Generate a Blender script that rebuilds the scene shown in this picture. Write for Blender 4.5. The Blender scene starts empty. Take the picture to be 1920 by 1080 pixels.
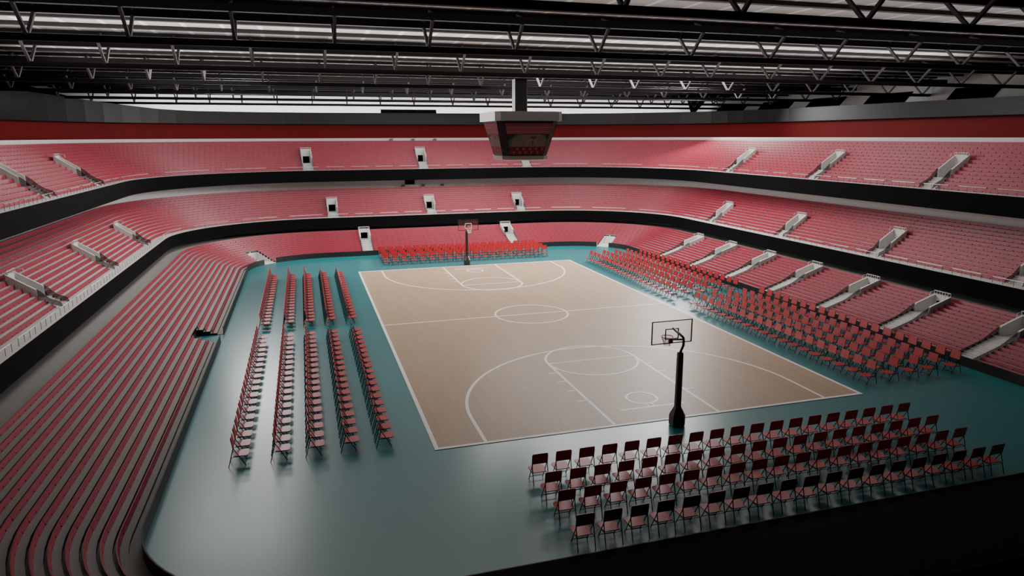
import bpy, math, random
from mathutils import Vector, Matrix
random.seed(7)
SC = bpy.context.scene
COL = SC.collection
PI = math.pi

# ------------------------------------------------------------------ materials
def mat(name, color, rough=0.5, metal=0.0, spec=0.5, noise=0.0, nscale=4.0, emit=None, alpha=1.0, coat=0.0):
    m = bpy.data.materials.new(name); m.use_nodes = True
    nt = m.node_tree; b = nt.nodes['Principled BSDF']
    b.inputs['Roughness'].default_value = rough
    b.inputs['Metallic'].default_value = metal
    b.inputs['Specular IOR Level'].default_value = spec
    c = (*color, 1.0)
    b.inputs['Base Color'].default_value = c
    if noise > 0:
        tc = nt.nodes.new('ShaderNodeTexCoord'); nz = nt.nodes.new('ShaderNodeTexNoise')
        nz.inputs['Scale'].default_value = nscale; nz.inputs['Detail'].default_value = 4
        mx = nt.nodes.new('ShaderNodeMix'); mx.data_type = 'RGBA'
        mx.inputs[6].default_value = (*[v * (1 - noise) for v in color], 1)
        mx.inputs[7].default_value = (*[min(1, v * (1 + noise)) for v in color], 1)
        nt.links.new(tc.outputs['Object'], nz.inputs['Vector'])
        nt.links.new(nz.outputs['Fac'], mx.inputs[0]); nt.links.new(mx.outputs[2], b.inputs['Base Color'])
    if emit:
        b.inputs['Emission Color'].default_value = (*emit[0], 1); b.inputs['Emission Strength'].default_value = emit[1]
    if alpha < 1:
        b.inputs['Alpha'].default_value = alpha
    if coat: b.inputs['Coat Weight'].default_value = coat; b.inputs['Coat Roughness'].default_value = 0.26
    return m

M = {}
M['floor'] = mat('teal_floor', (0.010, 0.200, 0.215), 0.29, spec=1.0, noise=0.06, nscale=0.35, coat=0.25)
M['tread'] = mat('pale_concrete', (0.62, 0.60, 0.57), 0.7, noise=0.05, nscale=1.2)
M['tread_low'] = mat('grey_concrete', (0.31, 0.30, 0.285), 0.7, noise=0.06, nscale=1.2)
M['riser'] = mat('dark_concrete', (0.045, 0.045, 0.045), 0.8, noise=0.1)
M['white'] = mat('white_paint', (0.80, 0.79, 0.77), 0.55, noise=0.03)
M['black'] = mat('black_panel', (0.012, 0.012, 0.013), 0.55, noise=0.1)
M['fascia'] = mat('black_fascia', (0.0045, 0.0045, 0.0048), 0.8, spec=0.08, noise=0.08)
M['ring'] = mat('dark_grey_ring', (0.013, 0.013, 0.014), 0.40, spec=0.35, noise=0.03, nscale=0.6)
M['redwall'] = mat('red_wall', (0.23, 0.012, 0.014), 0.7, spec=0.2, noise=0.05, nscale=0.5)
M['seat'] = mat('red_plastic', (0.36, 0.022, 0.050), 0.45, spec=0.6, noise=0.06, nscale=0.8)
M['chair'] = mat('red_chair', (0.50, 0.020, 0.026), 0.34, spec=1.0, noise=0.04)
M['leg'] = mat('black_metal', (0.02, 0.02, 0.022), 0.35, metal=0.6, noise=0.05)
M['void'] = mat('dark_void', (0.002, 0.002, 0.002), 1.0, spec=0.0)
M['steel'] = mat('dark_steel', (0.006, 0.005, 0.005), 0.6, spec=0.2, noise=0.1)
M['brace'] = mat('grey_brace', (0.055, 0.052, 0.052), 0.5, noise=0.08)
M['purlin'] = mat('brown_grey_purlin', (0.016, 0.013, 0.0125), 0.6, spec=0.2, noise=0.08)
M['rail'] = mat('pale_rail', (0.75, 0.75, 0.74), 0.3, metal=0.3, noise=0.03)
M['post'] = mat('dark_post', (0.12, 0.12, 0.12), 0.4, metal=0.4, noise=0.03)
M['hoopred'] = mat('red_rim', (0.5, 0.02, 0.015), 0.4, noise=0.03)
M['net'] = mat('white_net', (0.75, 0.73, 0.72), 0.8, noise=0.03)
M['line'] = mat('white_line', (0.95, 0.93, 0.91), 0.38, noise=0.02, spec=0.5)
M['boardgrey'] = mat('grey_casing', (0.42, 0.415, 0.41), 0.42, metal=0.9, noise=0.03)
M['shade_sheet'] = mat('painted_shade_black', (0.004, 0.003, 0.003), 0.95, spec=0.05, noise=0.2)  # near-black colour stands for the shade on the near end stand
M['casing'] = mat('black_casing', (0.012, 0.011, 0.011), 0.5, noise=0.05)
M['pole'] = mat('black_pole', (0.02, 0.018, 0.018), 0.38, noise=0.05)

def glass(name, color, alpha, rough=0.05):
    m = bpy.data.materials.new(name); m.use_nodes = True
    nt = m.node_tree; b = nt.nodes['Principled BSDF']
    b.inputs['Base Color'].default_value = (*color, 1); b.inputs['Roughness'].default_value = rough
    tr = nt.nodes.new('ShaderNodeBsdfTransparent'); mx = nt.nodes.new('ShaderNodeMixShader')
    nz = nt.nodes.new('ShaderNodeTexNoise'); nz.inputs['Scale'].default_value = 1.5
    mr = nt.nodes.new('ShaderNodeMapRange'); mr.inputs[3].default_value = alpha * 0.9; mr.inputs[4].default_value = alpha * 1.1
    nt.links.new(nz.outputs['Fac'], mr.inputs[0]); nt.links.new(mr.outputs[0], mx.inputs[0])
    nt.links.new(tr.outputs[0], mx.inputs[1]); nt.links.new(b.outputs[0], mx.inputs[2])
    nt.links.new(mx.outputs[0], nt.nodes['Material Output'].inputs[0])
    return m
M['smoked'] = glass('smoked_glass', (0.03, 0.03, 0.03), 0.55)
M['clear'] = glass('clear_glass', (0.35, 0.12, 0.12), 0.10)

# wooden court : planks running along the length (y)
def wood():
    m = bpy.data.materials.new('court_planks'); m.use_nodes = True
    nt = m.node_tree; b = nt.nodes['Principled BSDF']; L = nt.links.new
    tc = nt.nodes.new('ShaderNodeTexCoord')
    mp = nt.nodes.new('ShaderNodeMapping'); mp.inputs['Rotation'].default_value = (0, 0, PI / 2)
    br = nt.nodes.new('ShaderNodeTexBrick')
    br.inputs['Scale'].default_value = 1.0; br.inputs['Brick Width'].default_value = 5.2; br.inputs['Row Height'].default_value = 0.42
    br.inputs['Mortar Size'].default_value = 0.006; br.inputs['Mortar Smooth'].default_value = 0.5; br.offset = 0.37
    br.inputs['Color1'].default_value = (0.47, 0.335, 0.225, 1); br.inputs['Color2'].default_value = (0.49, 0.352, 0.238, 1)
    br.inputs['Mortar'].default_value = (0.38, 0.265, 0.175, 1)
    nz = nt.nodes.new('ShaderNodeTexNoise'); nz.inputs['Scale'].default_value = 1.5; nz.inputs['Detail'].default_value = 6
    mp2 = nt.nodes.new('ShaderNodeMapping'); mp2.inputs['Scale'].default_value = (3.0, 0.25, 1)
    mx = nt.nodes.new('ShaderNodeMix'); mx.data_type = 'RGBA'; mx.blend_type = 'MULTIPLY'; mx.inputs[0].default_value = 0.28
    rp = nt.nodes.new('ShaderNodeValToRGB'); rp.color_ramp.elements[0].position = .3; rp.color_ramp.elements[0].color = (.72, .70, .68, 1); rp.color_ramp.elements[1].position = .7
    L(tc.outputs['Object'], mp.inputs['Vector']); L(mp.outputs[0], br.inputs['Vector'])
    L(tc.outputs['Object'], mp2.inputs['Vector']); L(mp2.outputs[0], nz.inputs['Vector']); L(nz.outputs['Fac'], rp.inputs[0])
    L(br.outputs['Color'], mx.inputs[6]); L(rp.outputs[0], mx.inputs[7]); L(mx.outputs[2], b.inputs['Base Color'])
    b.inputs['Roughness'].default_value = 0.42; b.inputs['Specular IOR Level'].default_value = 0.55
    return m
M['wood'] = wood()

# roof deck with pale ribs every 1.3 m
def deck():
    m = bpy.data.materials.new('roof_deck'); m.use_nodes = True
    nt = m.node_tree; b = nt.nodes['Principled BSDF']; L = nt.links.new
    tc = nt.nodes.new('ShaderNodeTexCoord'); sx = nt.nodes.new('ShaderNodeSeparateXYZ')
    d = nt.nodes.new('ShaderNodeMath'); d.operation = 'DIVIDE'; d.inputs[1].default_value = 1.32
    f = nt.nodes.new('ShaderNodeMath'); f.operation = 'FRACT'
    g = nt.nodes.new('ShaderNodeMath'); g.operation = 'LESS_THAN'; g.inputs[1].default_value = 0.13
    nz = nt.nodes.new('ShaderNodeTexNoise'); nz.inputs['Scale'].default_value = 0.5
    mx = nt.nodes.new('ShaderNodeMix'); mx.data_type = 'RGBA'
    mx.inputs[6].default_value = (0.40, 0.375, 0.36, 1); mx.inputs[7].default_value = (0.74, 0.72, 0.70, 1)
    m2 = nt.nodes.new('ShaderNodeMix'); m2.data_type = 'RGBA'; m2.blend_type = 'MULTIPLY'; m2.inputs[0].default_value = 0.2
    L(tc.outputs['Object'], sx.inputs[0]); L(sx.outputs['X'], d.inputs[0]); L(d.outputs[0], f.inputs[0]); L(f.outputs[0], g.inputs[0])
    L(g.outputs[0], mx.inputs[0]); L(tc.outputs['Object'], nz.inputs['Vector']); L(mx.outputs[2], m2.inputs[6]); L(nz.outputs['Color'], m2.inputs[7])
    L(m2.outputs[2], b.inputs['Base Color']); b.inputs['Roughness'].default_value = 0.5
    return m
M['deck'] = deck()

# ------------------------------------------------------------------ mesh helpers
class MB:
    def __init__(s): s.v = []; s.f = []; s.mi = []
    def face(s, pts, mi=0):
        n = len(s.v); s.v += [tuple(p) for p in pts]; s.f.append(tuple(range(n, n + len(pts)))); s.mi.append(mi)
    def hexa(s, p, mi=0):          # 8 corners: bottom 0-3 ccw, top 4-7
        n = len(s.v); s.v += [tuple(q) for q in p]
        for f in ((3, 2, 1, 0), (4, 5, 6, 7), (0, 1, 5, 4), (1, 2, 6, 5), (2, 3, 7, 6), (3, 0, 4, 7)):
            s.f.append(tuple(n + i for i in f)); s.mi.append(mi)
    def box(s, x0, x1, y0, y1, z0, z1, mi=0, T=None):
        p = [(x0, y0, z0), (x1, y0, z0), (x1, y1, z0), (x0, y1, z0), (x0, y0, z1), (x1, y0, z1), (x1, y1, z1), (x0, y1, z1)]
        if T: p = [T(*q) for q in p]
        s.hexa(p, mi)
    def tube(s, pts, r, n=6, mi=0, caps=True, rings=None):
        pts = [Vector(p) for p in pts]; base = len(s.v); prev = None
        rr = rings or [r] * len(pts)
        for i, p in enumerate(pts):
            if i == 0: t = pts[1] - pts[0]
            elif i == len(pts) - 1: t = pts[-1] - pts[-2]
            else: t = (pts[i + 1] - pts[i]).normalized() + (pts[i] - pts[i - 1]).normalized()
            t.normalize()
            ref = Vector((1, 0, 0)) if abs(t.x) < 0.9 else Vector((0, 1, 0))
            a = t.cross(ref).normalized(); b = t.cross(a)
            for k in range(n):
                an = 2 * PI * (k + .5) / n
                s.v.append(tuple(p + (a * math.cos(an) + b * math.sin(an)) * rr[i]))
        for i in range(len(pts) - 1):
            for k in range(n):
                k2 = (k + 1) % n
                s.f.append((base + i * n + k, base + i * n + k2, base + (i + 1) * n + k2, base + (i + 1) * n + k)); s.mi.append(mi)
        if caps:
            s.f.append(tuple(base + k for k in range(n))[::-1]); s.mi.append(mi)
            s.f.append(tuple(base + (len(pts) - 1) * n + k for k in range(n))); s.mi.append(mi)
    def prism(s, poly, ax_lo, ax_hi, fn, mi=0):   # poly list of 2D, fn(u,v,w)->xyz
        n = len(poly); b = len(s.v)
        for w in (ax_lo, ax_hi):
            for (u, v) in poly: s.v.append(tuple(fn(u, v, w)))
        s.f.append(tuple(range(b + n - 1, b - 1, -1))); s.mi.append(mi)
        s.f.append(tuple(range(b + n, b + 2 * n))); s.mi.append(mi)
        for i in range(n):
            j = (i + 1) % n
            s.f.append((b + i, b + j, b + n + j, b + n + i)); s.mi.append(mi)
    def build(s, name, mats, parent=None, smooth=False):
        me = bpy.data.meshes.new(name); me.from_pydata(s.v, [], s.f)
        if not isinstance(mats, (list, tuple)): mats = [mats]
        for m in mats: me.materials.append(m)
        if len(mats) > 1: me.polygons.foreach_set('material_index', s.mi)
        if smooth: me.polygons.foreach_set('use_smooth', [True] * len(me.polygons))
        me.update()
        o = bpy.data.objects.new(name, me); COL.objects.link(o)
        if parent: o.parent = parent; o.matrix_parent_inverse = parent.matrix_world.inverted() if False else Matrix.Translation(-Vector(parent.location)) if parent.rotation_euler.z == 0 else Matrix()
        return o

def tag(o, label, cat, group=None, kind=None):
    o['label'] = label
    if cat: o['category'] = cat
    if group: o['group'] = group
    if kind: o['kind'] = kind
    return o
def thing(name, label, cat, loc=(0, 0, 0), group=None):
    o = bpy.data.objects.new(name, None); COL.objects.link(o); o.location = loc; o.empty_display_size = 0.2
    return tag(o, label, cat, group)
def struct(name, mb, m, label):
    o = mb.build(name, m); o['kind'] = 'structure'; o['label'] = label; o['category'] = name.split('_')[0]
    return o
ORD = ['', 'first', 'second', 'third', 'fourth', 'fifth', 'sixth', 'seventh', 'eighth', 'ninth', 'tenth', 'eleventh', 'twelfth', 'thirteenth',
       'fourteenth', 'fifteenth', 'sixteenth', 'seventeenth', 'eighteenth', 'nineteenth', 'twentieth', 'twenty-first', 'twenty-second', 'twenty-third',
       'twenty-fourth', 'twenty-fifth', 'twenty-sixth', 'twenty-seventh', 'twenty-eighth', 'twenty-ninth', 'thirtieth']

# ------------------------------------------------------------------ bowl plan : rounded rectangle, offset outward by d
class Ring:
    def __init__(s, XL, XR, Y, a=5.2, b=4.0, n=20):
        s.XL, s.XR, s.Y, s.a, s.b = XL, XR, Y, a, b
        P = []
        def corner(cx, cy, a0):
            for i in range(n + 1):
                t = a0 - i * (PI / 2) / n
                c, q = math.cos(t), math.sin(t)
                nx, ny = c / a, q / b; l = math.hypot(nx, ny)
                P.append((cx + a * c, cy + b * q, nx / l, ny / l))
        # left side (+y direction), far-left, far, far-right, right (-y), near-right, near, near-left
        corner(XL + a, Y - b, PI); s.i_fl = (0, n)
        corner(XR - a, Y - b, PI / 2)
        corner(XR - a, -Y + b, 0)
        corner(XL + a, -Y + b, -PI / 2)
        P.append(P[0])
        # rotate so s=0 at the left side, near end
        s.P = P[-2:-1] + P[:-1]                      # start at the near end of the left side
        s.S = [0.0]
        for p, q in zip(s.P, s.P[1:]): s.S.append(s.S[-1] + math.hypot(q[0] - p[0], q[1] - p[1]))
        s.y0 = -Y + b; s.L = s.S[-1]
    def sL(s, y): return y - s.y0
    def _near(s, fn):
        return min(range(len(s.P)), key=lambda i: fn(s.P[i]))
    def sF(s, x):
        i = s._near(lambda p: abs(p[0] - (s.XL + s.a)) + abs(p[1] - s.Y)); return s.S[i] + (x - s.P[i][0])
    def sR(s, y):
        i = s._near(lambda p: abs(p[0] - s.XR) + abs(p[1] - (s.Y - s.b))); return s.S[i] + (s.P[i][1] - y)
    def at(s, t):
        t = max(0.0, min(s.L, t))
        for i in range(len(s.S) - 1):
            if t <= s.S[i + 1] + 1e-9:
                f = (t - s.S[i]) / max(1e-9, s.S[i + 1] - s.S[i])
                p, q = s.P[i], s.P[i + 1]
                nx, ny = p[2] + (q[2] - p[2]) * f, p[3] + (q[3] - p[3]) * f
                l = math.hypot(nx, ny)
                return p[0] + (q[0] - p[0]) * f, p[1] + (q[1] - p[1]) * f, nx / l, ny / l
    def pt(s, t, d, z=0.0):
        x, y, nx, ny = s.at(t); return (x + nx * d, y + ny * d, z)
    def cutw(s, t, d, hw):
        lo, hi = max(0.0, t - .05), min(s.L, t + .05)
        p, q = s.pt(lo, d), s.pt(hi, d); r = math.hypot(q[0] - p[0], q[1] - p[1]) / (hi - lo)
        return (t - hw / r, t + hw / r)
    def samples(s, a, b):
        return [a] + [v for v in s.S if a + 1e-4 < v < b - 1e-4] + [b]
    def nearest(s, x, y):
        return min((i * s.L / 4000 for i in range(4000)), key=lambda t: (s.at(t)[0] - x) ** 2 + (s.at(t)[1] - y) ** 2)

def sweep(mb, ring, a, b, prof, mis=None, zfn=None):
    ss = ring.samples(a, b)
    for t0, t1 in zip(ss, ss[1:]):
        for i in range(len(prof) - 1):
            (d0, z0), (d1, z1) = prof[i], prof[i + 1]
            mb.face([ring.pt(t0, d0, zfn(t0, z0) if zfn else z0), ring.pt(t0, d1, zfn(t0, z1) if zfn else z1), ring.pt(t1, d1, zfn(t1, z1) if zfn else z1), ring.pt(t1, d0, zfn(t1, z0) if zfn else z0)], mis[i] if mis else 0)
def cap(mb, ring, t, prof, mi=0):
    mb.face([ring.pt(t, d, z) for d, z in prof], mi)

RL = Ring(-14.5, 13.5, 20.3)
RM = Ring(-14.5, 13.3, 20.3)
RU = Ring(-14.5, 12.9, 20.3)
RR = Ring(-14.5, 13.5, 20.3)

# tier tables: row k -> (front edge of tread d, tread z)
def low_d(k): return 0.29 * k
def low_z(k): return max(0.015, -0.02 + 0.102 * k)
def mid_d(k): return 5.35 + 0.235 * (k - 1)
def mid_z(k): return 2.40 + 0.16 * (k - 1)
def up_d(k): return 7.20 + 0.26 * (k - 1)
def up_z(k): return 6.08 + 0.178 * (k - 1)
NR = 13

# openings of the lower tier
S_NOTCH = RL.sL(-0.03); HW_N = 0.68
S_OL = RL.nearest(-13.32, 19.06); S_OR = RL.nearest(12.36, 18.92); HW_O = 0.50
LOWV_F = [-6.2, 5.55]; LOWV_R = [12.4, 8.3, 4.2, 0.1, -4.0, -8.1, -12.25]
LV = sorted([RL.sF(x) for x in LOWV_F] + [RL.sR(y) for y in LOWV_R])
MV = [RM.sL(-2.05), RM.sL(5.95), RM.sL(13.95)] + [RM.sF(x) for x in (-8.45, -0.35, 7.55)] + [RM.sR(y) for y in (13.45, 5.4, -2.4, -10.3)]
UV = [RU.sL(-4.0), RU.sL(4.4), RU.sL(12.9)] + [RU.sF(x) for x in (-9.7, -0.62, 8.15)] + [RU.sR(y) for y in (13.8, 4.7, -3.9, -12.3)]
HW_V = 0.43
M_END0, M_END1 = 0.0, RM.sR(-16.3)
U_END0, U_END1 = 0.0, RU.sR(-16.3)

def intervals(a, b, cuts):
    out = []; cur = a
    for c0, c1 in sorted(cuts):
        if c1 <= a or c0 >= b: continue
        if c0 > cur: out.append((cur, c0))
        cur = max(cur, c1)
    if cur < b: out.append((cur, b))
    return out

# ------------------------------------------------------------------ floor
mb = MB()
N = 0
poly = [RL.pt(t, 0.0, 0.0) for t in RL.S[:-1]]
mb.face(poly[::-1])
# strips of the same floor inside the openings
for sc, hw, dd in ((S_NOTCH, HW_N, 1.2),):
    mb.face([RL.pt(sc - hw, 0, 0), RL.pt(sc - hw, dd, 0), RL.pt(sc + hw, dd, 0), RL.pt(sc + hw, 0, 0)])
fl = struct('floor', mb, M['floor'], 'glossy teal arena floor around the wooden court')
fl.data.flip_normals() if fl.data.polygons[0].normal.z < 0 else None

# ------------------------------------------------------------------ black parapet wall of the floor
cutsA = [(S_NOTCH - HW_N, S_NOTCH + HW_N), (S_OL - HW_O, S_OL + HW_O), (S_OR - HW_O, S_OR + HW_O)]
mb = MB()
for a, b in intervals(0, RL.L, cutsA):
    sweep(mb, RL, a, b, [(0.0, 0.0), (0.0, 0.365), (0.03, 0.365), (0.03, 0.0)])
struct('trim_1', mb, M['black'], 'low black parapet around the teal floor')

# ------------------------------------------------------------------ terraces
def terrace(name, ring, a, b, dfn, zfn, k0, k1, cutfn, dlast, label, top='tread'):
    mb = MB()
    for k in range(k0, k1 + 1):
        d0 = dfn(k); d1 = dfn(k + 1) if k < k1 else dlast
        zz = zfn(k); zp = zfn(k - 1) if k > k0 else (zfn(k) - 0.001)
        for s0, s1 in intervals(a, b, cutfn(k)):
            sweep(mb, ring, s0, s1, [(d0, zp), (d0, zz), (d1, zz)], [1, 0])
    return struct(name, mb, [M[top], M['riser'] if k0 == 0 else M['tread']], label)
def low_cut(k):
    c = []
    if k < 4: c.append(cutsA[0])
    if k < 7: c += cutsA[1:]
    if 9 <= k <= 12: c += [(v - HW_V, v + HW_V) for v in LV]
    return c
terrace('floor_1', RL, 0, RL.L, low_d, low_z, 0, NR, low_cut, 6.4, 'grey stepped concrete of the lower tier', 'tread_low')
def mid_cut(k):
    return [RM.cutw(v, mid_d(k) + .1, HW_V) for v in MV] if 4 <= k <= 7 else []
terrace('floor_2', RM, M_END0, M_END1, mid_d, mid_z, 1, NR, mid_cut, 8.75, 'pale stepped concrete of the middle tier')
def up_cut(k):
    return [RU.cutw(v, up_d(k) + .1, HW_V) for v in UV] if 5 <= k <= 8 else []
terrace('floor_3', RU, U_END0, U_END1, up_d, up_z, 1, NR, up_cut, 10.75, 'pale stepped concrete of the upper tier')

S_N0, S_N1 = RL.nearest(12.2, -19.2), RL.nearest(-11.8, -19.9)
mb = MB(); sweep(mb, RL, S_N0, S_N1, [(0.03, .368), (4.2, 1.75), (4.2, 1.2)])  # sloped black sheet added in place of unlit seats, shade painted in
o = mb.build('stand_shade_sheet', M['shade_sheet']); tag(o, 'plain black sheet added as painted shade over the near end stand', 'shade_sheet')
# fascias, ledges, soffits, back walls
mb = MB(); sweep(mb, RM, M_END0, M_END1, [(6.4, 1.62), (4.75, 1.64), (4.75, 2.40), (4.80, 2.40)], [0, 0, 0])
struct('trim_2', mb, M['fascia'], 'black fascia band under the middle tier')
mb = MB(); sweep(mb, RU, U_END0, U_END1, [(8.8, 5.14), (6.68, 5.16), (6.68, 6.08), (6.73, 6.08)], [0, 0, 0])
struct('trim_3', mb, M['fascia'], 'black fascia band under the upper tier')
mb = MB(); sweep(mb, RM, M_END0, M_END1, [(4.80, 2.395), (4.80, 2.405), (5.35, 2.405)])
struct('trim_4', mb, M['white'], 'white ledge in front of the middle tier')
mb = MB(); sweep(mb, RU, U_END0, U_END1, [(6.73, 6.075), (6.73, 6.085), (7.20, 6.085)])
struct('trim_5', mb, M['white'], 'white ledge in front of the upper tier')
mb = MB(); sweep(mb, RL, 0, RL.L, [(6.4, 1.25), (6.4, 1.7)])
struct('trim_6', mb, M['white'], 'pale back wall behind the lower tier walkway')
mb = MB(); sweep(mb, RM, M_END0, M_END1, [(8.75, 4.2), (8.75, 5.6)])
struct('trim_7', mb, M['white'], 'pale wall behind the middle tier')
mb = MB(); sweep(mb, RU, U_END0, U_END1, [(10.75, 8.0), (10.75, 8.63), (11.0, 8.63), (14.2, 8.55)], [0, 0, 0])
struct('trim_8', mb, M['white'], 'thin white band along the top of the upper tier')

# red outer wall, four sides
c = [RR.S[0], RR.sL(18.5), RR.sR(18.5), RR.sR(-18.5), RR.L]
for nm, a, b in (('wall_left', 0, RR.nearest(-13.2, 19.2)), ('wall_far', RR.nearest(-13.2, 19.2), RR.nearest(12.2, 19.2)),
                 ('wall_right', RR.nearest(12.2, 19.2), RR.nearest(12.2, -19.2)), ('wall_near', RR.nearest(12.2, -19.2), RR.L)):
    mb = MB(); sweep(mb, RR, a, b, [(14.2, 8.5), (14.2, 10.75)])
    struct(nm, mb, M['redwall'], 'dark red wall above the upper tier, %s side' % nm[5:])

# dark ring below the roof: taller over the left side
RZ = [(0, 11.9), (31.5, 11.85), (33.04, 11.78), (34.0, 11.6), (34.95, 11.26), (35.97, 10.95), (36.6, 10.87), (48, 10.87), (62, 10.92), (72, 10.8), (140, 10.8)]
def ring_z(t, z):
    if z < 10.5: return z
    for (a, p), (b, q) in zip(RZ, RZ[1:]):
        if t <= b: return p + (q - p) * (t - a) / (b - a)
    return 10.8
mb = MB(); sweep(mb, RR, 0, RR.L, [(14.2, 9.79), (13.75, 9.79), (13.6, 9.86), (13.6, 10.9), (14.4, 10.9)], zfn=ring_z)
struct('trim_9', mb, M['ring'], 'broad dark grey ring between red wall and roof')

# ------------------------------------------------------------------ roof
ZD = 12.75
mb = MB(); mb.face([(-29.6, -45, ZD), (-29.6, 60, ZD), (48, 60, ZD), (48, -45, ZD)])
struct('ceiling', mb, M['deck'], 'pale grey ribbed roof deck above the trusses')
# white clerestory behind the ring (far and right), black side on the left
mb = MB(); mb.face([(-33, 39.0, 13.2), (-23.6, 38.2, 10.6), (31.5, 38.2, 10.6), (31.5, 39.8, 13.2)])
struct('wall_1', mb, M['white'], 'pale sloping far side of the roof')
mb = MB(); mb.face([(31.2, 38.2, 10.6), (31.2, -30, 10.6), (33.4, -30, 12.9), (33.4, 38.2, 12.9)])
struct('wall_2', mb, M['white'], 'pale sloping right side of the roof')
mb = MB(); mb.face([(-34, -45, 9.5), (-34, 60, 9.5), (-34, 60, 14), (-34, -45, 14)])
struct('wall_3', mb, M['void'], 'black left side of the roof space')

# dark panels on the roof sides
def panel(label, pts):
    mb = MB(); n = Vector(pts[1]) - Vector(pts[0]); m = Vector(pts[3]) - Vector(pts[0]); nn = n.cross(m).normalized() * 0.03
    mb.hexa([Vector(p) - nn for p in pts] + [Vector(p) + nn for p in pts])
    o = mb.build('roof_vent', M['void']); tag(o, label, 'vent', 'dark vents on the roof sides'); return o
for i, (ya, yb) in enumerate([(2.6, 6.0), (9.5, 13.4), (16.0, 20.0), (22.3, 26.8), (29.2, 34.0)]):
    panel('black rectangular vent on the right roof side, %s from the near end' % ORD[i + 1],
          [(31.60, ya, 11.05), (31.60, yb, 11.05), (32.36, yb, 11.85), (32.36, ya, 11.85)])
panel('wide black vent on the far roof side, left of the scoreboard column', [(-2.9, 38.25, 11.0), (2.6, 38.25, 11.0), (2.6, 38.85, 12.0), (-2.9, 38.85, 12.0)])

# trusses
TX = [-26.5, -23.4, -20.25, -17.7, -15.15, -12.3, -9.4, -6.45, -3.52, -0.5, 3.1, 6.45, 9.2, 12.7, 15.75, 19.1, 22.2, 25.3, 28.4, 31.4]
TY = [-17.1 + 8.3 * k for k in range(7)]
ZB, ZT, TW = 11.5, 12.38, 0.85
TN = ['nearest', 'second nearest', 'third nearest', 'middle', 'third farthest', 'second farthest', 'farthest']
for k, y in enumerate(TY):
    t = thing('roof_truss', 'black triangular steel roof truss with V braces, %s to the viewer' % TN[k], 'truss', (0, y, ZB), 'roof trusses')
    mb = MB(); mb.box(-33.5, 32.5, y - .09, y + .09, ZB - .095, ZB + .095); mb.build('bottom_chord', M['steel'], t)
    for sg in (-1, 1):
        mb = MB(); mb.box(-33.5, 32.5, y + sg * TW - .09, y + sg * TW + .09, ZT - .11, ZT + .11)
        mb.build('top_chord', M['steel'], t)
    for x in TX:
        for sg in (-1, 1):
            mb = MB(); mb.tube([(x, y + sg * .03, ZB + .05), (x, y + sg * TW, ZT - .05)], 0.065, 4)
            mb.tube([(x, y + sg * TW, ZT + .05), (x, y + sg * .05, ZD - .02)], 0.05, 4)
            mb.build('brace', M['brace'], t)
# purlins between the trusses, with small knee braces
pi = 0
for k in range(-1, 7):
    for j in range(4):
        y = TY[0] + 8.3 * k - 0.05 + j * 2.075
        if y < -22: continue
        pi += 1
        gap = 'before the nearest truss' if k < 0 else ('beyond the farthest truss' if k == 6 else 'beyond the %s truss' % TN[k])
        mb = MB(); mb.box(-29.4, 32.4, y - .11, y + .11, ZD - .13, ZD - .004)
        o = mb.build('roof_purlin', M['purlin']); tag(o, 'brown-grey roof purlin, %s of four %s' % (ORD[j + 1], gap), 'beam', 'roof purlins')

# ------------------------------------------------------------------ court
t = thing('basketball_court', 'tan wooden basketball court with white markings on the teal floor', 'basketball court')
HW, HL = 7.5, 13.92
mb = MB(); mb.box(-HW, HW, -HL, HL, 0.002, 0.012); mb.build('wood_floor', M['wood'], t)
ZL = 0.0145
def strip(mb, x0, y0, x1, y1, w):
    d = Vector((x1 - x0, y1 - y0, 0)).normalized(); n = Vector((-d.y, d.x, 0)) * w / 2
    a, b = Vector((x0, y0, ZL)), Vector((x1, y1, ZL)); mb.face([a - n, b - n, b + n, a + n])
def arc(mb, cx, cy, r, a0, a1, w, n=48):
    for i in range(n):
        p, q = a0 + (a1 - a0) * i / n, a0 + (a1 - a0) * (i + 1) / n
        mb.face([(cx + (r - w / 2) * math.cos(p), cy + (r - w / 2) * math.sin(p), ZL), (cx + (r + w / 2) * math.cos(p), cy + (r + w / 2) * math.sin(p), ZL),
                 (cx + (r + w / 2) * math.cos(q), cy + (r + w / 2) * math.sin(q), ZL), (cx + (r - w / 2) * math.cos(q), cy + (r - w / 2) * math.sin(q), ZL)])
W = 0.125
mb = MB()
for x in (-1, 1): strip(mb, x * (HW - W / 2), -HL, x * (HW - W / 2), HL, W)
for y in (-1, 1): strip(mb, -HW + W, y * (HL - W / 2), HW - W, y * (HL - W / 2), W)
mb.build('boundary_line', M['line'], t)
mb = MB(); strip(mb, -HW + W, 0, HW - W, 0, 0.105); mb.build('centre_line', M['line'], t)
mb = MB(); ZL = 0.0155; arc(mb, 0, 0, 1.83, 0, 2 * PI, 0.105, 64); mb.build('centre_circle', M['line'], t); ZL = 0.0145
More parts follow.
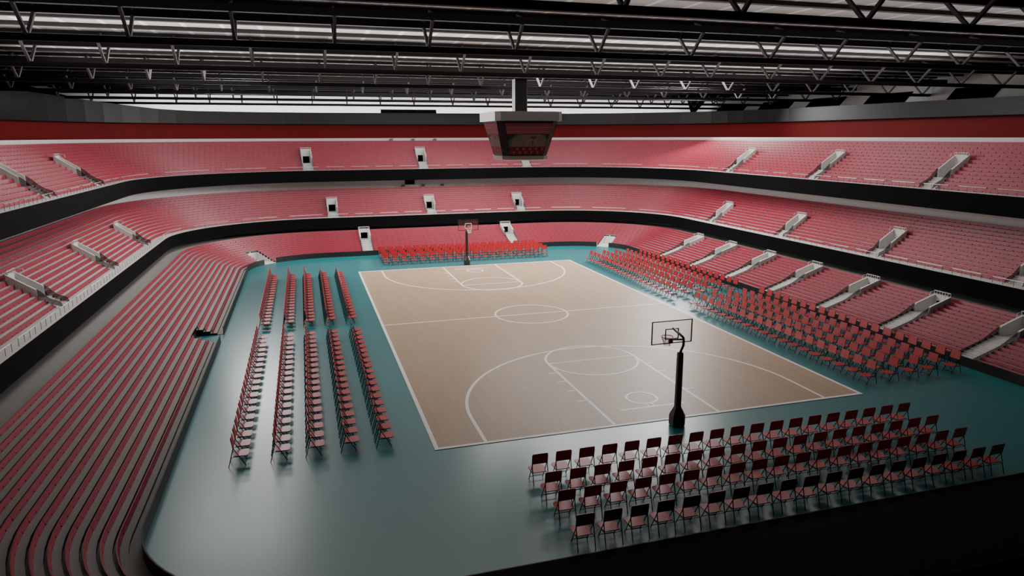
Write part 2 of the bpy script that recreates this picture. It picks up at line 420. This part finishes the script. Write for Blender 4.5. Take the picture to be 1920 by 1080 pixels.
for sg in (-1, 1):
    by = sg * HL; cy = sg * 12.0
    mb = MB()
    for x in (-5.97, 5.97): strip(mb, x, by - sg * W, x, cy, 0.11)
    ZL = 0.0150
    arc(mb, 0, cy, 5.97, (0 if sg < 0 else PI), (PI if sg < 0 else 2 * PI), 0.11, 72); ZL = 0.0145
    mb.build('three_point_line', M['line'], t)
    mb = MB()
    for x in (-1.84, 1.84):
        strip(mb, x, by - sg * W, x, sg * 7.66, 0.105)
        for yy in (8.75, 9.72, 10.69, 11.66): strip(mb, x + (0.04 if x > 0 else -0.04), sg * yy, x + (0.36 if x > 0 else -0.36), sg * yy, 0.075)
    strip(mb, -1.80, sg * 7.66, 1.80, sg * 7.66, 0.09); mb.build('key_line', M['line'], t)
    mb = MB(); ZL = 0.0160; arc(mb, 0, sg * 7.66, 1.84, 0, 2 * PI, 0.105, 64); mb.build('free_throw_circle', M['line'], t)
    mb = MB(); arc(mb, 0, cy, 0.52, 0, 2 * PI, 0.10, 40); ZL = 0.0145
    strip(mb, -1.15, sg * 12.8, 1.15, sg * 12.8, 0.10)
    for x in (-.09, .09): strip(mb, x, sg * 12.55, x, sg * 12.77, 0.05)
    mb.build('basket_marking', M['line'], t)

# ------------------------------------------------------------------ basketball hoops
def hoop(sg, label):
    t = thing('basketball_hoop', label, 'basketball hoop', (0, sg * 14.35, 0), 'basketball hoops')
    Y = lambda y: sg * y
    # base and pole: bevelled square sections
    def sq(mb, secs):
        base = len(mb.v)
        for z, h in secs:
            c = h * 0.62
            for (x, y) in ((-h, -c), (-c, -h), (c, -h), (h, -c), (h, c), (c, h), (-c, h), (-h, c)): mb.v.append((x, Y(14.35) + y, z))
        for i in range(len(secs) - 1):
            for k in range(8):
                k2 = (k + 1) % 8; mb.f.append((base + i * 8 + k, base + i * 8 + k2, base + i * 8 + 8 + k2, base + i * 8 + 8 + k)); mb.mi.append(0)
        mb.f.append(tuple(base + k for k in range(8))[::-1]); mb.mi.append(0)
        mb.f.append(tuple(base + (len(secs) - 1) * 8 + k for k in range(8))); mb.mi.append(0)
    mb = MB(); sq(mb, [(0.0, .19), (0.03, .21), (.33, .21), (.36, .20), (.62, .09)]); mb.build('base', M['pole'], t)
    mb = MB(); sq(mb, [(.62, .09), (2.30, .085), (2.36, .07)]); mb.build('pole', M['pole'], t)
    mb = MB(); mb.tube([(0, Y(14.35), 2.34), (0, Y(14.38), 2.42), (0, Y(14.50), 2.62), (0, Y(14.50), 2.78), (0, Y(14.46), 2.86), (0, Y(13.86), 2.98)], .04, 8)
    mb.tube([(0, Y(14.48), 2.80), (0, Y(13.86), 2.62)], .03, 6)
    mb.build('arm', M['pole'], t, True)
    yb = 13.80
    g = MB(); g.box(-.68, .68, Y(yb) - .010, Y(yb) + .010, 2.50, 3.20); bo = g.build('backboard', M['clear'], t)
    f = MB()
    for (x0, x1, z0, z1) in ((-.70, .70, 2.48, 2.51), (-.70, .70, 3.19, 3.22), (-.70, -.67, 2.51, 3.19), (.67, .70, 2.51, 3.19)):
        f.box(x0, x1, Y(yb) - .016, Y(yb) + .016, z0, z1)
    f.build('board_frame', M['pole'], bo)
    for off, mm in ((-.013, 'line'), (.013, 'pole')):
        f = MB(); yy = Y(yb + off)
        for (x0, x1, z0, z1) in ((-.23, .23, 2.62, 2.645), (-.23, .23, 2.93, 2.955), (-.23, -.205, 2.645, 2.93), (.205, .23, 2.645, 2.93)):
            f.box(x0, x1, yy - .003, yy + .003, z0, z1)
        f.build('target_square', M[mm], bo)
    # rim + bracket
    f = MB(); ry, rz, rr = Y(13.52), 2.62, .185
    f.tube([(rr * math.cos(a), ry + rr * math.sin(a), rz) for a in [2 * PI * i / 24 for i in range(25)]], .014, 6, caps=False)
    f.box(-.06, .06, min(Y(13.70), Y(13.785)), max(Y(13.70), Y(13.785)), 2.50, 2.635)
    f.build('rim', M['hoopred'], t)
    f = MB(); n = 12
    lev = [(2.61, .18), (2.53, .15), (2.45, .12), (2.37, .10), (2.33, .10)]
    for i in range(n):
        for s2 in (1, -1):
            f.tube([(r * math.cos(2 * PI * (i + s2 * j * .5) / n), ry + r * math.sin(2 * PI * (i + s2 * j * .5) / n), z) for j, (z, r) in enumerate(lev)], .006, 3, caps=False)
    f.build('net', M['net'], t)
    return t
hoop(-1, 'black basketball hoop at the near baseline, seen from behind its clear board')
hoop(1, 'black basketball hoop at the far baseline, facing the viewer')

# ------------------------------------------------------------------ folding chairs
def chair_parts():
    P = []
    # local frame: +y is forward, rear feet at y=0, seat centred on x=0
    def slab(poly, thick, fn):
        mb = MB(); mb.prism(poly, 0, thick, fn); return mb
    # seat: slightly wider at the front with rounded front corners
    sp = [(-.175, .135), (.175, .135), (.205, .30), (.215, .46), (.200, .505), (.160, .525), (-.160, .525), (-.200, .505), (-.215, .46), (-.205, .30)]
    P.append(('seat', slab(sp, .022, lambda u, v, w: (u, v, .278 + w + .02 * (v - .13))), 'chair'))
    # backrest leaning back
    bp = [(-.21, .53), (.21, .53), (.215, .62), (.215, .76), (.20, .82), (.18, .83), (-.18, .83), (-.20, .82), (-.215, .76), (-.215, .62)]
    P.append(('backrest', slab(bp, .02, lambda u, v, w: (u, .150 - (v - .51) * .16 - .010 + w, v)), 'chair'))
    for s in (-1, 1):
        mb = MB(); mb.tube([(s * .205, 0, 0), (s * .205, .148, .505), (s * .203, .108, .80)], .0125, 5); P.append(('leg', mb, 'leg'))
        mb = MB(); mb.tube([(s * .190, .152, .520), (s * .190, .44, 0)], .0115, 5); P.append(('leg', mb, 'leg'))
    mb = MB(); mb.tube([(-.190, .31, .272), (-.197, .078, .272), (.197, .078, .272), (.190, .31, .272)], .009, 4); P.append(('seat_rail', mb, 'leg'))
    mb = MB(); mb.tube([(-.19, .40, .07), (.19, .40, .07)], .009, 4); P.append(('crossbar', mb, 'leg'))
    return P
CP = chair_parts()
proto = thing('folding_chair', 'x', 'chair', (0, 0, 0)); CH = []
for nm, mb, mm in CP: CH.append(mb.build(nm, M[mm], proto))
spots = []     # (x, y, rot, label, group)
def rows_label(i, n, a, b): return 'from its %s end' % a, i
NEARROWS = [-16.70, -17.70, -18.61, -19.71]; RW = ['front', 'second', 'third', 'back']
for r, y in enumerate(NEARROWS):
    for i in range(19):
        spots.append((-5.25 + .6495 * i, y, 0.0, 'folding chair behind the near hoop, %s row, %s from the left' % (RW[r], ORD[i + 1]), 'folding chairs behind the near baseline'))
FARROWS = [16.12, 17.08, 18.0, 19.05]
for r, y in enumerate(FARROWS):
    for i in range(19):
        spots.append((-5.42 + .6495 * i, y, PI, 'red folding chair behind the far hoop, %s row, %s from the left' % (RW[r], ORD[i + 1]), 'folding chairs behind the far baseline'))
LX = [-13.05, -11.97, -11.04, -10.08, -9.09]; RX = [12.68, 11.60, 10.69, 9.77, 8.77]
FN = ['outermost file', 'second file', 'middle file', 'fourth file', 'courtside file']
for r, x in enumerate(LX):
    for i in range(19):
        spots.append((x, -13.10 + .6505 * i, -PI / 2, 'red folding chair left of court, nearer block, %s, %s from near end' % (FN[r], ORD[i + 1]), 'folding chairs left of the court'))
    for i in range(19):
        spots.append((x, 0.98 + .654 * i, -PI / 2, 'red folding chair left of court, farther block, %s, %s from near end' % (FN[r], ORD[i + 1]), 'folding chairs left of the court'))
for r, x in enumerate(RX):
    for i in range(19):
        spots.append((x, -13.0 + .648 * i, PI / 2, 'red folding chair right of court, nearer block, %s, %s from near end' % (FN[r], ORD[i + 1]), 'folding chairs right of the court'))
    for i in range(19):
        spots.append((x, 1.05 + .645 * i, PI / 2, 'red folding chair right of court, farther block, %s, %s from near end' % (FN[r], ORD[i + 1]), 'folding chairs right of the court'))
CAMP = Vector((-10.6214, -32.0522, 8.7665))
spots.sort(key=lambda s: (Vector((s[0], s[1], 0.4)) - CAMP).length)
for i, (x, y, rz, lab, grp) in enumerate(spots[:300]):
    if i == 0:
        o = proto
    else:
        o = proto.copy(); COL.objects.link(o)
        for p in CH:
            c = p.copy(); COL.objects.link(c); c.parent = o
    o.location = (x, y, 0); o.rotation_euler = (0, 0, rz); tag(o, lab, 'chair', grp)
mb = MB()
for (x, y, rz, lab, grp) in spots[300:]:
    cs, sn = math.cos(rz), math.sin(rz)
    for nm, pm, mm in CP:
        b = len(mb.v); mi = 0 if mm == 'chair' else 1
        mb.v += [(x + cs * vx - sn * vy, y + sn * vx + cs * vy, vz) for vx, vy, vz in pm.v]
        mb.f += [tuple(b + k for k in f) for f in pm.f]; mb.mi += [mi] * len(pm.f)
o = mb.build('folding_chairs', [M['chair'], M['leg']])
tag(o, 'distant rows of red folding chairs on the far half of the teal floor', 'chairs', None, 'stuff')

# ------------------------------------------------------------------ stand seating: blocks of seat rows
def seat_row(mb, ring, s0, s1, d, z, h, pitch=0.42):
    # real length at this offset
    ss = ring.samples(s0, s1)
    L = 0; cum = [0.0]
    for a, b in zip(ss, ss[1:]):
        p, q = ring.pt(a, d), ring.pt(b, d); L += math.hypot(q[0] - p[0], q[1] - p[1]); cum.append(L)
    n = max(1, round(L / pitch)); w = L / n
    def atlen(l):
        for i in range(len(cum) - 1):
            if l <= cum[i + 1] + 1e-9:
                f = (l - cum[i]) / max(1e-9, cum[i + 1] - cum[i]); return ss[i] + (ss[i + 1] - ss[i]) * f
        return ss[-1]
    for i in range(n):
        t0, t1 = atlen(i * w + .022), atlen((i + 1) * w - .022)
        def bx(d0, d1, z0, z1, d0t, d1t):
            mb.hexa([ring.pt(t0, d0, z0), ring.pt(t1, d0, z0), ring.pt(t1, d1, z0), ring.pt(t0, d1, z0),
                     ring.pt(t0, d0t, z1), ring.pt(t1, d0t, z1), ring.pt(t1, d1t, z1), ring.pt(t0, d1t, z1)])
        # folded pan with small gaps at its foot, backrest above it closing the row
        bx(d + .165, d + .200, z + .012, z + h * .34, d + .172, d + .205)
        t0, t1 = atlen(i * w), atlen((i + 1) * w)
        bx(d + .176, d + .212, z + h * .34, z + h, d + .200, d + .224)
S_NL = RL.nearest(-11.8, -19.9)
def blocks(tier, ring, bounds, dfn, zfn, names):
    # bounds: list of (s, trimfn(k)); names: labels of consecutive blocks
    out = []
    for i in range(len(bounds) - 1):
        (a, ta), (b, tb) = bounds[i], bounds[i + 1]
        if names[i] is None: continue
        t = thing('seating_block', names[i], 'stadium seating', ring.pt((a + b) / 2, dfn(1), zfn(1)), 'red seating blocks of the %s tier' % tier)
        for k in range(1, NR + 1):
            s0 = ring.cutw(a, dfn(k) + .1, ta(k))[1] if ta(k) else a; s1 = ring.cutw(b, dfn(k) + .1, tb(k))[0] if tb(k) else b
            if s1 - s0 < .4: continue
            mb = MB(); seat_row(mb, ring, s0, s1, dfn(k), zfn(k), {'lower': .152, 'middle': .172, 'upper': .19}[tier]); mb.build('seat_row', M['seat'], t)
        out.append(t)
    return out
none = lambda k: 0.006
lowv = lambda k: (HW_V + .02) if k <= 12 else 0.006
notch = lambda k: (HW_N + .01) if k < 4 else 0.006
opn = lambda k: (HW_O + .02) if k < 7 else 0.006
s_nl = RL.L - 0.001
bl = [(0.0, none), (S_NOTCH, notch), (S_OL, opn)] + [(s, lowv) for s in LV[:2]] + [(S_OR, opn)] + [(s, lowv) for s in LV[2:]]
bl += [(RL.nearest(12.2, -19.2), none), (S_NL, none), (RL.L, none)]
nm = ['red lower-tier seating on the left, nearer than the floor-level gap',
      'red lower-tier seating on the left, beyond the floor-level gap',
      'red lower-tier seating at the far left, from corner gap to first stair',
      'red lower-tier seating straight behind the far hoop, between the two far stairs',
      'red lower-tier seating at the far right, up to the white corner gap',
      'red lower-tier seating in the far right corner, right of the white gap']
nm += ['red lower-tier seating on the right, between %s and %s stairs from far corner' % (ORD[i], ORD[i + 1]) for i in range(1, 7)]
nm += ['red lower-tier seating at the near right corner, past the last side stair', None,
       'red lower-tier seating curving round the near left corner']
blocks('lower', RL, bl, low_d, low_z, nm)
vm = lambda lo, hi: (lambda k: (HW_V + .02) if lo <= k <= hi else 0.006)
def tier_blocks(tier, ring, V, e0, e1, dfn, zfn, kmax):
    tr = vm(1, kmax)
    b = [(e0, none)] + [(v, tr) for v in V] + [(e1, none)]
    side = lambda i: ('left side', i + 1) if i < 3 else (('far end', i - 2) if i < 6 else ('right side', i - 5))
    n = ['red %s-tier seating on the left side, nearer than its nearest stair' % tier]
    for i in range(len(V) - 1):
        (sa, ia), (sb, ib) = side(i), side(i + 1)
        if sa == sb:
            how = {'left side': 'from the near end', 'far end': 'from the left', 'right side': 'from the far corner'}[sa]
            n.append('red %s-tier seating on the %s, between %s and %s stairs %s' % (tier, sa, ORD[ia], ORD[ib], how))
        else:
            n.append('red %s-tier seating curving round the far %s corner' % (tier, 'left' if sa == 'left side' else 'right'))
    n.append('red %s-tier seating on the right side, past its nearest stair' % tier)
    blocks(tier, ring, b, dfn, zfn, n)
tier_blocks('middle', RM, MV, M_END0, M_END1, mid_d, mid_z, 7)
tier_blocks('upper', RU, UV, U_END0, U_END1, up_d, up_z, 8)

# ------------------------------------------------------------------ stand entrances (stairs with a walled landing and a doorway)
def entrance(ring, s, tier, label):
    if tier == 'lower': dfn, zfn, k0, k1, kf, hW = low_d, low_z, 9, 12, 0, .50
    elif tier == 'middle': dfn, zfn, k0, k1, kf, hW = mid_d, mid_z, 4, 7, 1, .50
    else: dfn, zfn, k0, k1, kf, hW = up_d, up_z, 5, 8, 1, .50
    x, y, nx, ny = ring.at(s)
    tx, ty = ny, -nx                     # direction of increasing s
    T = lambda u, d, z: (x + tx * u + nx * d, y + ty * u + ny * d, z)
    df, db = dfn(k0), dfn(k1 + 1)
    zf = zfn(k0 - 1); zt = zfn(k1) + .22; 
    th = .09; h = HW_V
    zfr = zfn(k0) + .30                   # wall height at the front end
    ztop = zfn(k1 + 1) + .26
    t = thing('stand_entrance', label, 'stairway', T(0, df, zf), 'walled entrances of the %s tier' % tier)
    # landing
    mb = MB(); mb.box(-h, h, df - .02, db, zf - .05, zf + .002, T=T); mb.build('landing', M['tread'], t)
    for sg in (-1, 1):
        u0, u1 = (h - th, h) if sg > 0 else (-h, -h + th)
        mb = MB(); r = .06
        mb.prism([(df, zf - .05), (db, zf - .05), (db, ztop), (df + r, zfr), (df + .015, zfr - .03), (df, zfr - .08)], u0, u1, lambda a, b, w: T(w, a, b))
        mb.build('side_wall', M['white'], t)
    # back wall with a doorway
    dw, dh = .27, min(.55, (ztop - zf) * .62)
    mb = MB()
    mb.box(-h + th, -dw, db - .08, db, zf, ztop, T=T); mb.box(dw, h - th, db - .08, db, zf, ztop, T=T); mb.box(-dw, dw, db - .08, db, zf + dh, ztop, T=T)
    mb.build('back_wall', M['white'], t)
    mb = MB(); mb.box(-dw, dw, db - .03, db + .02, zf + .003, zf + dh, T=T); mb.build('doorway', M['void'], t)
    # stair treads down to the front
    mb = MB(); n = 0
    for k in range(kf, k0):
        d0 = dfn(k) if k > 0 else .04; d1 = dfn(k + 1); z1 = zfn(k)
        mb.box(-h + .03, h - .03, d0 - (.012 if k > 0 else 0), d1 - .013, z1 - .16, z1 + .004, T=T)
        if k < k0 - 1:
            zh = (zfn(k) + zfn(k + 1)) / 2; mb.box(-h + .03, h - .03, d0 + (d1 - d0) * .55, d1 - .013, z1 + .004, zh, T=T)
    mb.build('stair', M['tread'], t)
    # smoked side screens following the slope
    ds = dfn(kf) + (.10 if tier == 'lower' else -.12)
    for sg in (-1, 1):
        u = sg * (h - .02)
        zs = zfn(kf); n = 14; top = []; bot = []
        h1 = .15 if tier == 'lower' else .20
        h0 = zfr - .03 - zf
        for i in range(n + 1):
            q = i / n; dd = df - (df - ds) * q; zb = zf + (zs - zf) * q
            e = min(1.0, q / (.42 if tier == 'lower' else .60)); e = e * e * (3 - 2 * e)
            hh = h0 + (h1 - h0) * e
            r = max(0.0, (q - .86) / .14); hh *= math.sqrt(max(0.0, 1 - r * r))
            top.append((dd, zb + hh)); bot.append((dd, zb))
        mb = MB()
        for i in range(n):
            (d0, z0), (d1, z1), (d1b, z1b), (d0b, z0b) = top[i], top[i + 1], bot[i + 1], bot[i]
            for w in (-.008, .008):
                q4 = [T(u + w, d0, z0), T(u + w, d1, z1), T(u + w, d1b, z1b), T(u + w, d0b, z0b)]; mb.face(q4 if w > 0 else q4[::-1])
            mb.face([T(u - .008, d0, z0), T(u - .008, d1, z1), T(u + .008, d1, z1), T(u + .008, d0, z0)])
        mb.build('glass_screen', M['smoked'], t)
        mb = MB(); mb.tube([T(u, d, z) for d, z in top[:-1]], .010, 4); mb.build('screen_rail', M['post'], t)
    # railing on top of the back wall
    mb = MB(); rh = .15 if tier == 'lower' else .10
    mb.tube([T(-h, db - .05, ztop + rh), T(h, db - .05, ztop + rh)], .018, 5)
    for i in range(7):
        u = -h + 2 * h * i / 6; mb.tube([T(u, db - .05, ztop - .01), T(u, db - .05, ztop + rh)], .013, 4)
    for sg in (-1, 1): mb.tube([T(sg * (h - .04), db - .05, ztop + rh), T(sg * (h - .04), db - .33, ztop + rh * .6), T(sg * (h - .04), db - .36, ztop - .10)], .013, 4)
    mb.build('railing', M['white'], t)
    return t
for i, s in enumerate(LV):
    lab = 'white entrance with long stair in the lower far stand, %s' % ('left of the far hoop', 'right of the far hoop')[i] if i < 2 else \
        'concrete entrance with long stair in the lower right stand, %s from the far corner' % ORD[i - 1]
    entrance(RL, s, 'lower', lab)
for V, ring, tier in ((MV, RM, 'middle'), (UV, RU, 'upper')):
    for i, s in enumerate(V):
        if i < 3: lab = 'pale walled entrance in the %s left stand, %s from the near end' % (tier, ORD[i + 1])
        elif i < 6: lab = 'white walled entrance in the %s far stand, %s from the left' % (tier, ORD[i - 2])
        else: lab = 'pale walled entrance in the %s right stand, %s from the far corner' % (tier, ORD[i - 5])
        if tier == 'upper' and i == 0: continue
        entrance(ring, s, tier, lab)

# floor-level gaps in the lower stand
def gap(ring, s, hw, kk, m_side, m_floor, label, name, bare):
    x, y, nx, ny = ring.at(s); tx, ty = ny, -nx
    T = lambda u, d, z: (x + tx * u + nx * d, y + ty * u + ny * d, z)
    dd, zz = low_d(kk), low_z(kk)
    t = thing(name, label, 'passage', T(0, dd * .5, 0))
    for sg in (-1, 1):
        pl = [(-.0, 0)] + [(0.0, .365), (.03, .365)]
        for k in range(kk):
            d0 = max(.03, low_d(k)); pl += [(d0, low_z(k) + .004), (low_d(k + 1), low_z(k) + .004)]
        pl += [(dd, 0)]
        u0 = sg * hw; mb = MB(); mb.prism(pl, u0 - .006, u0 + .006, lambda a, b, w: T(w, a, b)); mb.build('stepped_side', m_side, t)
    mb = MB(); mb.box(-hw - .02, hw + .02, dd, dd + .03, 0, zz + .004, T=T); mb.build('back_panel', m_side, t)
    if not bare:
        mb = MB(); mb.box(-hw, hw, .0, dd, 0.0, .012, T=T); mb.build('ramp', m_floor, t)
    return t
gap(RL, S_NOTCH, HW_N, 4, M['black'], M['floor'], 'black-sided floor-level gap in the left lower stand beside the chairs', 'floor_passage', True)
gap(RL, S_OL, HW_O, 7, M['white'], M['white'], 'white stepped gap in the far left corner of the lower stand', 'corner_passage', False)
gap(RL, S_OR, HW_O, 7, M['white'], M['white'], 'white stepped gap in the far right corner of the lower stand', 'corner_passage', False)

# doorway in the wall behind the middle tier, small grey blocks
mb = MB(); x0 = RM.sF(-1.66); xx, yy, nx, ny = RM.at(x0)
mb.box(xx - .42, xx + .42, yy + 8.69, yy + 8.74, 4.66, 5.16); o = mb.build('door_1', M['void']); o['kind'] = 'structure'; o['label'] = 'black doorway in the pale wall behind the middle far tier'; o['category'] = 'door'

for z0, y0, xs, nmx in ((4.58, 28.92, (-2.29, -.51, 1.2), 'pale wall behind the middle far tier'), (8.50, 30.92, (-2.91, -.97, 1.01), 'white band above the upper far tier')):
    for i, x in enumerate(xs):
        mb = MB(); mb.box(x - .16, x + .16, y0, y0 + .13, z0 - .10, z0); mb.box(x - .10, x + .16, y0, y0 + .13, z0, z0 + .08)
        o = mb.build('step_block', M['post']); tag(o, 'small grey block on the %s, %s from left' % (nmx, ORD[i + 1]), 'block', 'small grey blocks on the far stand')
# ------------------------------------------------------------------ guard rails on the ledges
def rails(ring, d, z, a, b, tier, V):
    t = a + .4; i = 0; Lr, G = 1.45, .55
    while t + Lr < b:
        skip = any(v - HW_V - .1 < t + Lr / 2 < v + HW_V + .1 for v in V) and False
        x, y, nx, ny = ring.at(t + Lr / 2)
        if y > -12 and not skip:
            i += 1
            o = thing('guard_rail', 'thin white guard rail on the %s-tier ledge, %s section from the near left' % (tier, ORD[i] if i <= 30 else 'number %d' % i), 'railing', ring.pt(t + Lr / 2, d, z), 'guard rails on the %s-tier ledge' % tier)
            n = 6; pts = [ring.pt(t + Lr * j / n, d, z + .27) for j in range(n + 1)]
            mb = MB(); mb.tube(pts, .014, 5); mb.build('top_rail', M['rail'], o)
            for j in range(4):
                p = ring.pt(t + Lr * j / 3, d, z); mb = MB(); mb.tube([p, (p[0], p[1], z + .27)], .009, 4); mb.build('post', M['post'], o)
        t += Lr + G
rails(RM, 4.92, 2.405, M_END0, M_END1, 'middle', MV)
rails(RU, 6.86, 6.085, U_END0, U_END1, 'upper', UV)

# ------------------------------------------------------------------ scoreboard
SX, SY = -.62, 0.0
t = thing('scoreboard', 'black four-sided hanging scoreboard with tilted screens and a roof column', 'scoreboard', (SX, SY, 7.7))
def octo(h, c): return [(-h, -h + c), (-h + c, -h), (h - c, -h), (h, -h + c), (h, h - c), (h - c, h), (-h + c, h), (-h, h - c)]
def loft(secs):
    mb = MB(); b = 0
    for z, h, c in secs:
        for (x, y) in octo(h, c): mb.v.append((SX + x, SY + y, z))
    for i in range(len(secs) - 1):
        for k in range(8):
            k2 = (k + 1) % 8; mb.f.append((i * 8 + k, i * 8 + k2, i * 8 + 8 + k2, i * 8 + 8 + k)); mb.mi.append(1 if k in (3, 7) else 0)
    mb.f.append(tuple(range(8))[::-1]); mb.mi.append(0); n = (len(secs) - 1) * 8; mb.f.append(tuple(range(n, n + 8))); mb.mi.append(0)
    return mb
H0, H1 = 1.30, 1.06
loft([(9.44, 1.60, .22), (9.86, 1.60, .22)]).build('top_collar', [M['boardgrey'], M['boardgrey']], t)
loft([(7.86, H1, .26), (9.44, 1.46, .30)]).build('body', [M['casing'], M['casing']], t)
loft([(7.66, 1.02, .24), (7.70, 1.08, .26), (7.87, 1.12, .28)]).build('bottom_rim', [M['boardgrey'], M['boardgrey']], t)
loft([(9.86, .30, .06), (11.36, .30, .06)]).build('column', [M['casing'], M['boardgrey']], t)
def smat(n, c): return mat(n, c, 0.25, spec=0.6, noise=0.05)
SM = [smat('screen_dark', (0.034, 0.020, 0.020)), smat('screen_pink', (0.269, 0.050, 0.067)), smat('screen_grey', (0.202, 0.168, 0.168)), smat('screen_teal', (0.034, 0.092, 0.087)),
      smat('screen_tan', (0.143, 0.111, 0.087)), smat('screen_red', (0.143, 0.013, 0.017)), smat('screen_line', (0.252, 0.202, 0.168))]
for q in range(4):
    ca, sa = math.cos(q * PI / 2), math.sin(q * PI / 2)
    def S3(u, v, e=0.0):
        # u,v in 0..1 on the tilted face, face -y before rotation
        z = 7.93 + v * 1.46; h = H1 + (1.46 - H1) * (z - 7.86) / 1.58
        wid = (h - .29) ; X = (u - .5) * 2 * wid; Yv = -h - .012 - e
        return (SX + ca * X - sa * Yv, SY + sa * X + ca * Yv, z)
    mb = MB()
    Q = lambda pts, mi, e: mb.face([S3(u, v, e) for u, v in pts], mi)
    Q([(0, 0), (1, 0), (1, 1), (0, 1)], 0, 0)
    Q([(0, .86), (1, .86), (1, .97), (0, .97)], 1, .002)
    Q([(0, .825), (1, .825), (1, .85), (0, .85)], 2, .002)
    Q([(0, .73), (1, .73), (1, .82), (0, .82)], 1, .002)
    Q([(0, .70), (1, .70), (1, .722), (0, .722)], 2, .002)
    Q([(0, .64), (1, .64), (1, .695), (0, .695)], 1, .002)
    Q([(0, .25), (1, .25), (1, .48), (.88, .62), (.22, .62), (0, .42)], 3, .002)
    Q([(.04, .25), (.97, .25), (.99, .42), (.80, .62), (.34, .62), (.12, .48)], 4, .004)
    Q([(.44, .27), (.46, .27), (.54, .46), (.53, .46)], 6, .006); Q([(.76, .27), (.78, .27), (.69, .46), (.68, .46)], 6, .006)
    Q([(.53, .445), (.69, .445), (.69, .46), (.53, .46)], 6, .006)
    Q([(.56, .50), (.70, .50), (.70, .57), (.56, .57)], 5, .006)
    Q([(.615, .28), (.635, .28), (.635, .50), (.615, .50)], 0, .006)
    Q([(0, 0), (1, 0), (1, .25), (0, .25)], 5, .003)
    for i in range(10):
        for j in range(2):
            u0 = .08 + i * .088 + j * .03; v0 = .03 + j * .11; Q([(u0, v0), (u0 + .05, v0), (u0 + .05, v0 + .08), (u0, v0 + .08)], 0 if (i + j) % 2 else 1, .005)
    mb.build('screen', SM, t)

# ------------------------------------------------------------------ lights
def area(name, loc, size, energy, target=None, color=(1, 1, 1), sy=None, spread=180):
    l = bpy.data.lights.new(name, 'AREA'); l.energy = energy; l.color = color
    l.spread = math.radians(spread)
    l.shape = 'RECTANGLE' if sy else 'SQUARE'; l.size = size
    if sy: l.size_y = sy
    o = bpy.data.objects.new(name, l); COL.objects.link(o); o.location = loc
    d = Vector(target if target else (loc[0], loc[1], 0)) - Vector(loc)
    o.rotation_euler = d.to_track_quat('-Z', 'Y').to_euler(); return o
WARM = (1, .985, .97)
area('lamp_left', (-16, 19, 10.0), 5, 1080, (14, 10, 1), WARM, 9, 105)
area('lamp_right', (16, 19, 10.0), 5, 1700, (-18, 13, 2.5), WARM, 9, 100)
area('lamp_corner_left', (-14.5, 21.5, 10.8), 4, 540, (-8, -2, 0), WARM, 2)
area('lamp_corner_right', (20.0, 21.5, 10.8), 4, 1300, (6, -2, 0), WARM, 2)
area('lamp_centre', (8, 10, 12.3), 16, 3300, None, WARM, 6)
area('fill_left_down', (-15.5, 7, 12.3), 6, 620, None, WARM, 12)  # unseen fill added to brighten the floor at near left
area('fill_far', (0, 11, 10.2), 22, 1000, (0, 30, 5.0), WARM, 3)  # fill without a fixture, added to lift the far upper stand
for nm, y, e in (('fill_bay_0', -12.9, 420), ('fill_bay_1', -4.6, 2700), ('fill_bay_2', 3.7, 1800), ('fill_bay_3', 12.0, 900), ('fill_bay_4', 20.3, 1000), ('fill_bay_5', 28.5, 1600)):  # upward fills added between the trusses to brighten the roof deck
    area(nm, (0, y, 11.45), 44, e, (0, y, 20), WARM, 5.5)
area('fill_far_wall', (3, 35.2, 11.0), 56, 2600, (3, 40, 11.8), WARM, 0.4)  # hidden fill strip added to whiten the far roof side
area('fill_side_wall', (28.6, 10, 11.1), 0.4, 200, (33, 10, 11.9), WARM, 44)  # hidden fill strip added to light the right roof side

w = bpy.data.worlds.new('world'); SC.world = w; w.use_nodes = True
w.node_tree.nodes['Background'].inputs[0].default_value = (0.5, 0.5, 0.55, 1); w.node_tree.nodes['Background'].inputs[1].default_value = 0.002

# ------------------------------------------------------------------ camera
cam = bpy.data.cameras.new('camera'); co = bpy.data.objects.new('camera', cam); COL.objects.link(co)
cam.sensor_width = 36.0; cam.lens = 1294.15 / 1920 * 36.0; cam.clip_end = 500
yaw, pitch, roll = 0.2909, 0.2165, -0.0028
f = Vector((math.sin(yaw) * math.cos(pitch), math.cos(yaw) * math.cos(pitch), -math.sin(pitch)))
r = Vector((math.cos(yaw), -math.sin(yaw), 0)); u = r.cross(f)
r2 = r * math.cos(roll) + u * math.sin(roll); u2 = -r * math.sin(roll) + u * math.cos(roll)
m = Matrix((r2, u2, -f)).transposed().to_4x4(); m.translation = CAMP
co.matrix_world = m
SC.camera = co
SC.view_settings.view_transform = 'AgX'; SC.view_settings.look = 'None'; SC.view_settings.exposure = 0.0
SC.cycles.max_bounces = 6; SC.cycles.diffuse_bounces = 2; SC.cycles.glossy_bounces = 3; SC.cycles.transparent_max_bounces = 8
SC.cycles.use_denoising = True
